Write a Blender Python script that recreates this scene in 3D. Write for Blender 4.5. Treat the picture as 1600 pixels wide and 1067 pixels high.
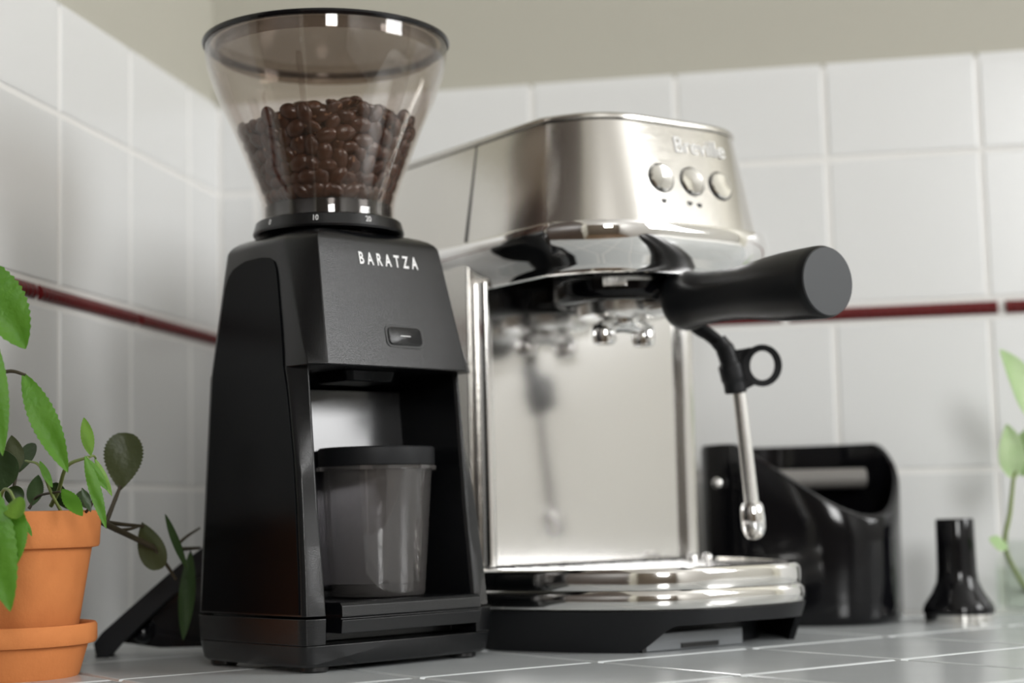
import bpy, bmesh, math, random
import numpy as np
from mathutils import Vector, Matrix
PI = math.pi
C = bpy.context.scene.collection
for o in list(bpy.data.objects): bpy.data.objects.remove(o)

# ------------------------------------------------------------------ camera
scene = bpy.context.scene
CAM = Vector((0.4675, -1.2696, 0.0793)); YAW, PIT, ROL = -0.18206, 0.10045, -0.02364; FPX = 2657.0
Fv = Vector((math.sin(YAW)*math.cos(PIT), math.cos(YAW)*math.cos(PIT), math.sin(PIT)))
R0 = Vector((math.cos(YAW), -math.sin(YAW), 0)); U0 = R0.cross(Fv)
Rv = R0*math.cos(ROL) + U0*math.sin(ROL); Uv = -R0*math.sin(ROL) + U0*math.cos(ROL)
cd = bpy.data.cameras.new('camera'); cam = bpy.data.objects.new('camera', cd); C.objects.link(cam)
M = Matrix((Rv, Uv, -Fv)).transposed().to_4x4(); M.translation = CAM
cam.matrix_world = M
cd.sensor_width = 36; cd.lens = 36*FPX/1600; cd.clip_start = .02; cd.clip_end = 50
cd.dof.use_dof = True; cd.dof.focus_distance = 0.868; cd.dof.aperture_fstop = 4.6
scene.camera = cam

# ------------------------------------------------------------------ world, lights, exposure
scene.view_settings.view_transform = 'Standard'; scene.view_settings.look = 'None'
scene.view_settings.gamma = 1; scene.view_settings.use_curve_mapping = False
scene.view_settings.exposure = 0.0
w = bpy.data.worlds.new('world'); scene.world = w; w.use_nodes = True
w.node_tree.nodes['Background'].inputs[0].default_value = (.75, .85, 1, 1)
w.node_tree.nodes['Background'].inputs[1].default_value = 0.6

def area(name, loc, aim, sx, sy, power, col):
    l = bpy.data.lights.new(name, 'AREA'); l.shape = 'RECTANGLE'; l.size = sx; l.size_y = sy
    l.energy = power; l.color = col
    o = bpy.data.objects.new(name, l); C.objects.link(o); o.location = loc
    o.rotation_euler = (Vector(aim)-Vector(loc)).to_track_quat('-Z', 'Y').to_euler()
    return o
# daylight standing in the two window openings of the room
area('window_daylight', (2.29, -0.66, 0.91), (0, -0.66, 0.91), .62, .84, 25, (1.0, 1.0, .995))
area('rear_window_daylight', (1.35, -3.29, 0.95), (1.35, 0, 0.95), .60, .80, 36, (1.0, 1.0, .985))

# ------------------------------------------------------------------ helpers
def at(u, v, depth):
    return CAM + (Fv + Rv*((u-800)/FPX) - Uv*((v-533.5)/FPX))*depth
def onplane(u, v, n, p0):
    d = at(u, v, 1)-CAM; n = Vector(n); return CAM + d*((Vector(p0)-CAM).dot(n)/d.dot(n))

def empty(name, loc, rz, label, cat, group=None):
    o = bpy.data.objects.new(name, None); C.objects.link(o); o.location = loc; o.rotation_euler = (0, 0, rz)
    o.empty_display_size = .02
    return tag(o, label, cat, group)
def tag(o, label=None, cat=None, group=None, kind=None):
    if label: o['label'] = label
    if cat: o['category'] = cat
    if group: o['group'] = group
    if kind: o['kind'] = kind
    return o
def obj(name, me, mat, parent=None, sharp=35, bevel=0, label=None):
    if isinstance(me, bmesh.types.BMesh):
        bm = me; bmesh.ops.recalc_face_normals(bm, faces=bm.faces)
        me = bpy.data.meshes.new(name); bm.to_mesh(me); bm.free()
    if mat and not me.materials: me.materials.append(mat)
    if sharp is not None:
        me.shade_smooth(); me.set_sharp_from_angle(angle=math.radians(sharp))
    o = bpy.data.objects.new(name, me); C.objects.link(o)
    if parent: o.parent = parent
    if bevel:
        b = o.modifiers.new('bevel', 'BEVEL'); b.width = bevel; b.segments = 2; b.limit_method = 'ANGLE'
        b.angle_limit = math.radians(32); b.harden_normals = True
    if label: o['label'] = label
    return o
def loft(bm, rings, cap=True, closed=True):
    vs = [[bm.verts.new(p) for p in r] for r in rings]
    n = len(vs[0])
    for a, b in zip(vs, vs[1:]):
        for i in range(n if closed else n-1):
            j = (i+1) % n
            bm.faces.new((a[i], a[j], b[j], b[i]))
    if cap:
        bm.faces.new(vs[0][::-1]); bm.faces.new(vs[-1])
    return vs
def lathe(bm, prof, c=(0, 0), n=64, mtx=None, close=False):
    """prof: list of (r, z)"""
    rings = []
    for r, z in prof:
        rings.append([Vector((c[0]+r*math.cos(2*PI*i/n), c[1]+r*math.sin(2*PI*i/n), z)) for i in range(n)])
    if mtx: rings = [[mtx @ p for p in r] for r in rings]
    if close: rings.append(rings[0])
    vs = []
    for k, r in enumerate(rings):
        if close and k == len(rings)-1: vs.append(vs[0]); break
        vs.append([bm.verts.new(p) for p in r])
    for a, b in zip(vs, vs[1:]):
        for i in range(n):
            j = (i+1) % n; bm.faces.new((a[i], a[j], b[j], b[i]))
    if not close:
        if prof[0][0] > 0: bm.faces.new(vs[0][::-1])
        if prof[-1][0] > 0: bm.faces.new(vs[-1])
    return vs
def box(bm, x0, x1, y0, y1, z0, z1, mtx=None):
    p = [(x0,y0,z0),(x1,y0,z0),(x1,y1,z0),(x0,y1,z0),(x0,y0,z1),(x1,y0,z1),(x1,y1,z1),(x0,y1,z1)]
    v = [bm.verts.new((mtx @ Vector(q)) if mtx else q) for q in p]
    for f in ((0,3,2,1),(4,5,6,7),(0,1,5,4),(1,2,6,5),(2,3,7,6),(3,0,4,7)): bm.faces.new([v[i] for i in f])
def tube(bm, pts, rad, n=12):
    pts = [Vector(p) for p in pts]
    if not isinstance(rad, (list, tuple)): rad = [rad]*len(pts)
    rings = []; up = Vector((.13, .21, .97))
    for i, p in enumerate(pts):
        t = (pts[min(i+1, len(pts)-1)]-pts[max(i-1, 0)]).normalized()
        a = t.cross(up)
        if a.length < .05: a = t.cross(Vector((1, 0, 0)))
        a.normalize(); b = t.cross(a)
        rings.append([p+(a*math.cos(2*PI*k/n)+b*math.sin(2*PI*k/n))*rad[i] for k in range(n)])
    loft(bm, rings)
def smooth_path(pts, m=6):
    pts = [Vector(p) for p in pts]; out = []
    P = [pts[0]*2-pts[1]]+pts+[pts[-1]*2-pts[-2]]
    for i in range(1, len(P)-2):
        for k in range(m):
            t = k/m; a, b, c, d = P[i-1], P[i], P[i+1], P[i+2]
            out.append(.5*((2*b)+(c-a)*t+(2*a-5*b+4*c-d)*t*t+(-a+3*b-3*c+d)*t**3))
    return out+[pts[-1]]
def rrect(x0, x1, y0, y1, r, n=6):
    out = []
    for cx, cy, a0 in ((x1-r, y0+r, -PI/2), (x1-r, y1-r, 0), (x0+r, y1-r, PI/2), (x0+r, y0+r, PI)):
        for k in range(n+1):
            a = a0+k*PI/2/n; out.append((cx+r*math.cos(a), cy+r*math.sin(a)))
    return out
def text(name, s, size, mat, parent, mtx, xs=1.0, space=1.0, ext=.00012, shear=0, off=0):
    cu = bpy.data.curves.new(name, 'FONT'); cu.body = s; cu.size = size; cu.align_x = 'CENTER'; cu.align_y = 'CENTER'
    cu.space_character = space; cu.extrude = ext; cu.resolution_u = 4; cu.shear = shear; cu.offset = off
    t = bpy.data.objects.new(name, cu); C.objects.link(t)
    dg = bpy.context.evaluated_depsgraph_get(); me = bpy.data.meshes.new_from_object(t.evaluated_get(dg))
    bpy.data.objects.remove(t)
    me.transform(mtx @ Matrix.Diagonal((xs, 1, 1, 1)))
    return obj(name, me, mat, parent, sharp=None)

# ------------------------------------------------------------------ materials
def mat(name, col, rough=.5, metal=0, spec=.5, bump=None, var=None, coat=0, aniso=0, sss=0, trans=0, ior=1.45):
    m = bpy.data.materials.new(name); m.use_nodes = True; nt = m.node_tree; b = nt.nodes['Principled BSDF']
    b.inputs['Base Color'].default_value = (*col, 1); b.inputs['Roughness'].default_value = rough
    b.inputs['Metallic'].default_value = metal; b.inputs['Specular IOR Level'].default_value = spec
    b.inputs['Coat Weight'].default_value = coat; b.inputs['Coat Roughness'].default_value = .05
    b.inputs['Anisotropic'].default_value = aniso; b.inputs['IOR'].default_value = ior
    b.inputs['Transmission Weight'].default_value = trans
    tc = nt.nodes.new('ShaderNodeTexCoord')
    if var:
        sc, amt, col2 = var[:3]
        nz = nt.nodes.new('ShaderNodeTexNoise'); nz.inputs['Scale'].default_value = sc; nz.inputs['Detail'].default_value = 5
        nt.links.new(tc.outputs['Object'], nz.inputs['Vector'])
        mx = nt.nodes.new('ShaderNodeMix'); mx.data_type = 'RGBA'
        mp = nt.nodes.new('ShaderNodeMapRange'); mp.inputs[1].default_value = .35; mp.inputs[2].default_value = .7; mp.inputs[4].default_value = amt
        nt.links.new(nz.outputs['Fac'], mp.inputs[0]); nt.links.new(mp.outputs[0], mx.inputs[0])
        mx.inputs[6].default_value = (*col, 1); mx.inputs[7].default_value = (*col2, 1)
        nt.links.new(mx.outputs[2], b.inputs['Base Color'])
    if bump:
        sc, st, ds = bump[:3]
        nz = nt.nodes.new('ShaderNodeTexNoise'); nz.inputs['Scale'].default_value = sc; nz.inputs['Detail'].default_value = 2
        if len(bump) > 3:
            mpp = nt.nodes.new('ShaderNodeMapping'); mpp.inputs['Scale'].default_value = bump[3]
            nt.links.new(tc.outputs['Object'], mpp.inputs[0]); nt.links.new(mpp.outputs[0], nz.inputs['Vector'])
        else: nt.links.new(tc.outputs['Object'], nz.inputs['Vector'])
        bp = nt.nodes.new('ShaderNodeBump'); bp.inputs['Strength'].default_value = st; bp.inputs['Distance'].default_value = ds
        nt.links.new(nz.outputs['Fac'], bp.inputs['Height']); nt.links.new(bp.outputs[0], b.inputs['Normal'])
    return m
def clear(name, tint, refl=1.0, rough=.02, ior=1.49, haze=0.0, hazecol=(.6, .6, .6)):
    """thin clear plastic or glass: fresnel mix of tinted see-through and gloss"""
    m = bpy.data.materials.new(name); m.use_nodes = True; nt = m.node_tree; nt.nodes.clear()
    out = nt.nodes.new('ShaderNodeOutputMaterial'); tr = nt.nodes.new('ShaderNodeBsdfTransparent'); tr.inputs[0].default_value = (*tint, 1)
    gl = nt.nodes.new('ShaderNodeBsdfGlossy'); gl.inputs[0].default_value = (refl, refl, refl, 1); gl.inputs['Roughness'].default_value = rough
    lw = nt.nodes.new('ShaderNodeLayerWeight'); lw.inputs[0].default_value = .5
    pw = nt.nodes.new('ShaderNodeMath'); pw.operation = 'POWER'; pw.inputs[1].default_value = 5; nt.links.new(lw.outputs['Facing'], pw.inputs[0])
    f0 = ((ior-1)/(ior+1))**2
    fr = nt.nodes.new('ShaderNodeMath'); fr.operation = 'MULTIPLY_ADD'; fr.inputs[1].default_value = .75; fr.inputs[2].default_value = f0
    nt.links.new(pw.outputs[0], fr.inputs[0])
    mx = nt.nodes.new('ShaderNodeMixShader'); nt.links.new(fr.outputs[0], mx.inputs[0]); nt.links.new(tr.outputs[0], mx.inputs[1]); nt.links.new(gl.outputs[0], mx.inputs[2])
    last = mx
    if haze > 0:
        df = nt.nodes.new('ShaderNodeBsdfDiffuse'); df.inputs[0].default_value = (*hazecol, 1)
        m2 = nt.nodes.new('ShaderNodeMixShader'); m2.inputs[0].default_value = haze
        nt.links.new(mx.outputs[0], m2.inputs[1]); nt.links.new(df.outputs[0], m2.inputs[2]); last = m2
    nt.links.new(last.outputs[0], out.inputs[0]); return m

m_tile = mat('wall tile glaze', (.725, .73, .728), .24, spec=.4, bump=(9, .10, .001), var=(3, .5, (.70, .70, .69)))
m_grout = mat('wall grout', (.80, .79, .77), .85, bump=(900, .3, .0004))
m_paint = mat('beige wall paint', (.45, .435, .375), .7, bump=(350, .12, .0005))
m_ceil = mat('ceiling paint', (.82, .815, .80), .8)
m_liner = mat('dark red liner glaze', (.11, .006, .007), .10, spec=.35)
m_ctile = mat('grey counter tile glaze', (.54, .565, .575), .2, spec=.5, bump=(14, .2, .002), var=(18, .6, (.50, .525, .535)))
m_cgrout = mat('counter grout', (.74, .74, .72), .8, bump=(900, .4, .0006))
m_dim = mat('warm brown wall paint', (.20, .165, .13), .75)
m_wood = mat('dark wood door', (.045, .030, .022), .45, var=(6, .7, (.03, .02, .015)))  # only for the added door that gives dark reflections
m_floor = mat('wood floor', (.20, .13, .08), .4, var=(4, .8, (.12, .08, .05)))
m_frame = mat('window frame paint', (.75, .75, .73), .4)
m_blk = mat('black satin plastic', (.004, .0043, .005), .23, spec=.5, bump=(2400, .5, .0002))
m_blk2 = mat('black smooth plastic', (.0025, .003, .0036), .24, spec=.10, bump=(1800, .05, .0002))
m_blkg = mat('black gloss plastic', (.004, .004, .005), .10, spec=.4)
m_blkm = mat('black matt plastic', (.009, .0095, .011), .46, spec=.35)
m_cav = mat('black cavity plastic', (.005, .005, .006), .17, spec=.8)
m_ring = mat('black seal', (.006, .006, .006), .35)
m_white = mat('white print', (.80, .80, .80), .5)
m_hop = clear('clear hopper plastic', (.92, .90, .885), 1.0, .02, 1.52, .008, (.5, .46, .42))
m_lidc = clear('smoky lid plastic', (.70, .65, .61), 1.0, .03, 1.45, .10, (.22, .17, .15))
m_bin = clear('smoky bin plastic', (.78, .77, .78), 1.0, .02, 1.6, .07, (.48, .45, .43))
m_glass = clear('clear glass', (.94, .955, .94), 1.0, .01, 1.5)
m_water = clear('water', (.90, .93, .89), 1.0, .01, 1.33)
m_steel = mat('brushed stainless steel', (.64, .62, .585), .18, metal=1, aniso=.55, bump=(60, .12, .0003, (1, 1, 40)))
m_steel2 = mat('satin stainless panel', (.80, .79, .78), .13, metal=1, bump=(6, .25, .002))
m_satin = mat('satin chrome', (.88, .87, .85), .26, metal=1)
m_chrome = mat('polished chrome', (.86, .85, .84), .045, metal=1)
m_chrome2 = mat('tray chrome', (.80, .785, .76), .09, metal=1)
m_terra = mat('terracotta', (.66, .235, .075), .75, spec=.25, bump=(500, .25, .0006), var=(55, .65, (.56, .19, .06)))
m_soil = mat('potting soil', (.018, .013, .010), .95, bump=(250, 1, .004))
m_bean = mat('roasted coffee bean', (.075, .027, .012), .27, spec=.65, bump=(420, .5, .0008), var=(110, .9, (.035, .013, .007)))
m_crease = mat('bean crease', (.20, .10, .05), .6)

def leafmat(name, col, col2, tr=.35):
    m = mat(name, col, .42, spec=.4, bump=(260, .35, .0012), var=(55, .8, col2))
    nt = m.node_tree; b = nt.nodes['Principled BSDF']; out = nt.nodes['Material Output']
    t = nt.nodes.new('ShaderNodeBsdfTranslucent'); t.inputs[0].default_value = (*[min(1, c*1.7) for c in col], 1)
    mx = nt.nodes.new('ShaderNodeMixShader'); mx.inputs[0].default_value = tr
    nt.links.new(b.outputs[0], mx.inputs[1]); nt.links.new(t.outputs[0], mx.inputs[2]); nt.links.new(mx.outputs[0], out.inputs[0]); return m
m_lf1 = leafmat('bright green leaf', (.115, .30, .025), (.16, .36, .04))
m_lf2 = leafmat('yellow green leaf', (.20, .36, .05), (.15, .30, .04))
m_lf3 = leafmat('dark green leaf', (.030, .060, .018), (.045, .075, .025), .15)
m_lf4 = leafmat('olive scalloped leaf', (.065, .075, .030), (.05, .062, .024), .12)
m_lf5 = leafmat('pale variegated leaf', (.42, .56, .30), (.62, .70, .50))
m_stem = mat('dark stem', (.045, .035, .018), .6)
m_stemg = mat('green stem', (.20, .26, .08), .5)

# ------------------------------------------------------------------ the setting
P = .111; G = .0032
ROWS = [(0.0, .1030), (.1030, .2130), (.2260, .3360), (.3360, .4070)]
LIN = (.2130, .2260)
def struct(name, bm, m, sharp=None): o = obj(name, bm, m, None, sharp); o['kind'] = 'structure'; return o
TH = .008
bm = bmesh.new(); box(bm, -.06, 2.36, TH, .12, -.9, 1.5); wall_back = struct('wall_back', bm, m_paint)
bm = bmesh.new(); box(bm, -.12, -TH, -3.36, .12, -.9, 1.5); wall_left = struct('wall_left', bm, m_paint)
# grout bed behind the tiles
bm = bmesh.new(); box(bm, -TH, 1.31, .0006, TH, -.004, .4055); o = obj('grout_bed', bm, m_grout, wall_back, None)
bm = bmesh.new(); box(bm, -TH, -.0006, -.509, .0018, -.004, .4055); obj('grout_bed', bm, m_grout, wall_left, None)
def tile_mesh(name, w, h, top=False):
    bm = bmesh.new(); b = .0012; rings = []
    bt = .010 if top else b
    for d, k in ((TH, 0), (b, 0), (b*.35, .35), (0, 1)):
        rings.append([(b*k, d, b*k), (w-b*k, d, b*k), (w-b*k, d, h-(bt*k if top else b*k)), (b*k, d, h-(bt*k if top else b*k))])
    if top: rings[2] = [(p[0], p[1], p[2]) for p in rings[2]]
    loft(bm, rings); bmesh.ops.recalc_face_normals(bm, faces=bm.faces)
    me = bpy.data.meshes.new(name); bm.to_mesh(me); bm.free(); me.materials.append(m_tile)
    me.shade_smooth(); me.set_sharp_from_angle(angle=math.radians(18)); return me
cache = {}
rnd = random.Random(5)
def put_tiles(parent, offs, lim, wallax):
    # offs: joint positions along the wall
    for (z0, z1) in ROWS:
        for a, b in zip(offs, offs[1:]):
            wd, ht = b-a-G, z1-z0-(G if z1 < .4 else 0)-(.0)
            key = (round(wd, 4), round(ht, 4), z1 > .4)
            if key not in cache: cache[key] = tile_mesh('tile', wd, ht, z1 > .4)
            o = bpy.data.objects.new('tile', cache[key]); C.objects.link(o); o.parent = parent
            jit = (rnd.random()-.5)*.0003; tl = (rnd.random()-.5)*.0012
            if wallax == 'x': o.location = (a+G/2, jit, z0+G/2); o.rotation_euler = (0, 0, tl)
            else: o.location = (-jit, a+G/2, z0+G/2); o.rotation_euler = (0, 0, PI/2+tl)
bx = [0.0] + [.0315+P*k for k in range(0, 12)]
put_tiles(wall_back, bx, None, 'x')
ly = sorted([0.0] + [-.0639-P*k for k in range(0, 5)])
put_tiles(wall_left, ly, None, 'y')
def liner_mesh(L):
    bm = bmesh.new(); n = int(L/.0008); rings = []; h = (LIN[1]-LIN[0]-G)/2
    for i in range(n+1):
        x = L*i/n; ring = [(x, TH, -h)]
        for k in range(9):
            a = -PI/2+PI*k/8; wv = 1+.10*math.sin(2*PI*x/.0058+a*1.1)
            ring.append((x, .0012-.0042*math.cos(a)*wv if abs(a) < 1.5 else .0012, h*math.sin(a)))
        ring.append((x, TH, h)); rings.append(ring)
    loft(bm, rings); bmesh.ops.recalc_face_normals(bm, faces=bm.faces)
    me = bpy.data.meshes.new('liner_tile'); bm.to_mesh(me); bm.free(); me.materials.append(m_liner); me.shade_smooth()
    me.set_sharp_from_angle(angle=math.radians(60)); return me
lz = (LIN[0]+LIN[1])/2
lcache = {}
def put_liner(parent, brk, ax):
    for a, b in zip(brk, brk[1:]):
        L = round(b-a-.0055, 4)
        if L not in lcache: lcache[L] = liner_mesh(L)
        o = bpy.data.objects.new('liner_tile', lcache[L]); C.objects.link(o); o.parent = parent
        if ax == 'x': o.location = (a+.00275, 0, lz)
        else: o.location = (0, a+.00275, lz); o.rotation_euler = (0, 0, PI/2)
put_liner(wall_back, [.002] + [.5953+.155*k for k in range(-3, 5)], 'x')
put_liner(wall_left, [-.508, -.4721, -.3171, -.1624, -.006], 'y')

# counter: bed, diagonal tiles
ang = math.radians(45.5); e1 = Vector((math.cos(ang), math.sin(ang))); e2 = Vector((-e1.y, e1.x))
XA, XB, YA, YB = .0, 2.28, -.63, -.0
bm = bmesh.new(); box(bm, XA-.002, XB, YA, .0018, -.04, -.0012); counter = struct('counter', bm, m_cgrout)
bm = bmesh.new(); box(bm, XA-.002, XB, YA+.02, -.002, -.9, -.04); struct('trim_1', bm, m_frame)
Q = onplane(933, 1034, (0, 0, 1), (0, 0, 0)); Q = Vector((Q.x, Q.y))
def clip(poly, f):
    out = []
    for i in range(len(poly)):
        a, b = poly[i], poly[(i+1) % len(poly)]; fa, fb = f(a), f(b)
        if fa >= 0: out.append(a)
        if (fa >= 0) != (fb >= 0): out.append(a+(b-a)*(fa/(fa-fb)))
    return out
full = None
for i in range(-30, 40):
    for j in range(-30, 40):
        c = Q+e1*((i+.5)*P)+e2*((j+.5)*P)
        if not (XA-.08 < c.x < 1.45 and YA-.08 < c.y < YB+.08): continue
        g = P/2-.0021
        poly = [c-e1*g-e2*g, c+e1*g-e2*g, c+e1*g+e2*g, c-e1*g+e2*g]
        n0 = all(XA < p.x and YA < p.y < YB for p in poly)
        for f in (lambda p: p.x-XA-.001, lambda p: p.y-YA, lambda p: YB-.001-p.y): poly = clip(poly, f) if poly else poly
        if len(poly) < 3: continue
        cc = sum(poly, Vector((0, 0)))/len(poly)
        if max((p-cc).length for p in poly) < .012: continue
        dz = (rnd.random()-.5)*.0004
        def mk(poly, cc):
            bm = bmesh.new(); rs = []
            for z, k in ((-.004, 1), (-.0010, 1), (-.0003, .992), (0, .975)):
                rs.append([(*( (p-cc)*k ), z) for p in poly])
            loft(bm, rs); return bm
        if n0 and full: o = bpy.data.objects.new('tile', full); C.objects.link(o); o.parent = counter
        else:
            o = obj('tile', mk(poly, cc), m_ctile, counter, 8)
            if n0: full = o.data
        o.location = (cc.x, cc.y, 0); o.rotation_euler = ((rnd.random()-.5)*.003, (rnd.random()-.5)*.003, 0)

# rest of the room
bm = bmesh.new(); box(bm, -.12, 2.42, -3.42, .12, -.95, -.9); struct('floor', bm, m_floor)
bm = bmesh.new(); box(bm, -.12, 2.42, -3.42, .12, 1.5, 1.55); struct('ceiling', bm, m_ceil)
def wall_hole(name, ax, pos, th, a0, a1, h0, h1, z0, z1, m=m_ceil):
    bm = bmesh.new()
    for (u0, u1, v0, v1) in ((a0, h0, -.9, 1.5), (h1, a1, -.9, 1.5), (h0, h1, -.9, z0), (h0, h1, z1, 1.5)):
        if ax == 'x': box(bm, pos, pos+th, u0, u1, v0, v1)
        else: box(bm, u0, u1, pos-th, pos, v0, v1)
    return struct(name, bm, m)
wall_hole('wall_right', 'x', 2.30, .08, -3.36, .008, -.985, -.335, .48, 1.34)
wall_hole('wall_front', 'y', -3.30, .08, -.12, 2.36, 1.04, 1.66, .54, 1.36, m_dim)
bm = bmesh.new(); box(bm, -.008, .012, -1.75, -.56, -.9, 1.25); added_door = struct('added_door_1', bm, m_wood)  # added unseen door, keeps reflections in the grinder's left side dark
bm = bmesh.new(); box(bm, .012, .05, -1.69, -1.67, .02, .16); obj('added_door_handle', bm, m_frame, added_door, None)
bm = bmesh.new()
for y in (-.985, -.35): box(bm, 2.26, 2.284, y, y+.015, .48, 1.34)
for z in (.48, 1.325): box(bm, 2.26, 2.284, -.985, -.335, z, z+.015)
struct('window_1', bm, m_frame)
bm = bmesh.new()
for x in (1.04, 1.645): box(bm, x, x+.015, -3.284, -3.26, .54, 1.36)
for z in (.54, 1.345): box(bm, 1.04, 1.66, -3.284, -3.26, z, z+.03)
struct('window_2', bm, m_frame)

# ------------------------------------------------------------------ coffee grinder  (u across front, s back from front, z up)
th = math.radians(54); ge = Vector((math.cos(th), math.sin(th), 0)); gs = Vector((-ge.y, ge.x, 0))
ga = Vector((.2049, -.4304, 0)); UC, SC = .0632, .055
gr = empty('coffee_grinder', ga+ge*UC+gs*SC, th, 'black burr coffee grinder with a clear hopper of beans, standing nearest on the grey counter', 'coffee grinder')
def g(u, s, z): return (u-UC, s-SC, z)
def lerp(a, b, t): return a+(b-a)*t
def interp(z, tab):
    for (z0, v0), (z1, v1) in zip(tab, tab[1:]):
        if z <= z1: return lerp(v0, v1, max(0, (z-z0)/(z1-z0)))
    return tab[-1][1]
W2 = 2*UC
def mirror(half): return half + [(W2-u, s) for u, s in reversed(half)]
def arc_corner(u0, s0, r, a0, a1, n=5):
    return [(u0+r*math.cos(lerp(a0, a1, k/n)), s0+r*math.sin(lerp(a0, a1, k/n))) for k in range(n+1)]
# base
def base_ring(z, k, cav):
    r = .006
    half = []
    if cav: half += [(UC, .022), (.0113, .022), (.0113, .0002+k)]
    else: half += [(UC, -.0008+k)]
    half += [(.004+k, .0002+k)]
    half += arc_corner(-.0022+r+k, .0008+r+k, r, -PI/2, -PI)[1:] if False else [(-.0005+k, .0018+k), (-.002+k, .0045+k), (-.0024+k, .008+k)]
    half += [(-.0018+k, .06), (-.0006+k, .098-k), (.002+k, .1045-k), (.008+k, .1075-k), (UC, .108-k)]
    m = [(W2-u, s) for u, s in reversed(half[:-1])]
    return [g(u, s, z) for u, s in half+m[:-1]]
bm = bmesh.new(); loft(bm, [base_ring(.003, .0035, False), base_ring(.0045, .0022, False), base_ring(.0142, .0006, False)]); obj('base', bm, m_blk, gr, 40, .0006)
bm = bmesh.new(); loft(bm, [base_ring(.0142, .0006, True), base_ring(.0278, 0, True)]); obj('base_rim', bm, m_blk, gr, 40, .0006)
for u, s in ((.012, .012), (W2-.012, .012), (.012, .094), (W2-.012, .094)):
    bm = bmesh.new(); lathe(bm, [(.0065, 0), (.0075, .001), (.0075, .0045)], g(u, s, 0)[:2], 20); obj('rubber_foot', bm, m_ring, gr)
# lower housing: U in plan, pillars curve back towards the head
SO = [(.0285, .0048), (.048, .0064), (.066, .0085), (.088, .0110), (.109, .0140), (.135, .0190), (.150, .0222), (.1595, .0250)]
SI = [(.0285, .0008), (.05, .0030), (.08, .0064), (.12, .0098), (.1595, .0130)]
def u_ring(z):
    t = (z-.0285)/(.1595-.0285); so, si = interp(z, SO), interp(z, SI)
    uo = lerp(-.0010, .0052, t); sb = lerp(.1072, .1045, t)
    q = min(1, max(0, (z-.144)/.0155)); cz = lambda s_: s_-(.014*(1-math.sqrt(max(0, 1-q*q))))*(s_/.074)
    cz_ = cz; lean = .10*(z-.11); cz = lambda s_: cz_(s_)+lean*min(1, s_/.055)
    half = [(UC-du, cz(.0655)) for du in (0, .005, .010, .015, .020, .025, .030, .035, .040, .043)]+[(.0172, cz(.0620)), (.0160, cz(.052)), (.0140, .036 if q <= 0 else cz(.036)+.004*q), (.0128, si+.002), (.0114, si), (.0104, si-.0003)]
    half += [(uo+.0016, so-.0022), (uo+.0003, so-.0004), (uo, so+.001), (uo+.0002, .06), (uo+.001, sb-.009), (uo+.0035, sb-.003), (uo+.010, sb), (UC, sb+.0006)]
    m = [(W2-u, s) for u, s in reversed(half[:-1])]
    return [g(u, s, z) for u, s in half+m[:-1]]
bm = bmesh.new(); zs = [.0287]+[.04+.0085*k for k in range(14)]+[.1595]
loft(bm, [u_ring(z) for z in zs]); obj('lower_housing', bm, m_blk, gr, 28, .0005)
def sheen_plate_ring(z):  # added plate, skewed so the cavity back mirrors the window
    q = min(1, max(0, (z-.144)/.0155)); f0 = .0580+.10*(z-.11)-.010*(1-math.sqrt(1-q*q))
    us = [.0150+.0965*k/12 for k in range(13)]
    fr = [g(u, f0+.085*(UC-u)+.30*(u-UC)**2, z) for u in us]
    return fr+[(x, y+.004, z_) for x, y, z_ in reversed(fr)]
bm = bmesh.new(); loft(bm, [sheen_plate_ring(z) for z in zs if z > .033 and z < .1590]); obj('cavity_sheen_plate', bm, m_cav, gr, 45)
# upper housing with the overhanging head
def head_ring(z, k=1.0):
    t = (min(z, .228)-.1585)/.0695
    if z < .159: t = 0
    f = lambda a, b: lerp(a, b, t)
    half = [(UC, f(-.0006, .0149)), (f(.030, .034), f(-.0003, .0151)), (f(.0145, .0205), f(.0004, .0160)), (f(.0137, .0199), f(.0010, .0168)),
            (f(.0062, .0142), f(.0062, .0350)), (f(.0056, .0132), f(.0075, .0385)), (f(.0052, .0128), f(.03, .046)), (f(.0054, .0130), f(.06, .062)),
            (f(.0064, .0142), f(.0955, .090)), (f(.0090, .0165), f(.1015, .0955)), (f(.0155, .0225), f(.1045, .0985)), (UC, f(.1051, .0995))]
    m = [(W2-u, s) for u, s in reversed(half[:-1])]
    hc = (UC, .058)
    return [g(hc[0]+(u-hc[0])*k, hc[1]+(s-hc[1])*k, z) for u, s in half+m[:-1]]
bm = bmesh.new()
rings = [head_ring(.1585, .985), head_ring(.1592, 1)]+[head_ring(.1592+.0688*k/8) for k in range(1, 9)]
rings += [head_ring(z, k) for z, k in ((.2298, .985), (.2316, .955), (.2334, .90), (.2350, .82), (.2364, .72), (.2373, .62), (.2378, .5))]
loft(bm, rings); obj('upper_housing', bm, m_blk, gr, 24, .0004)
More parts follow.
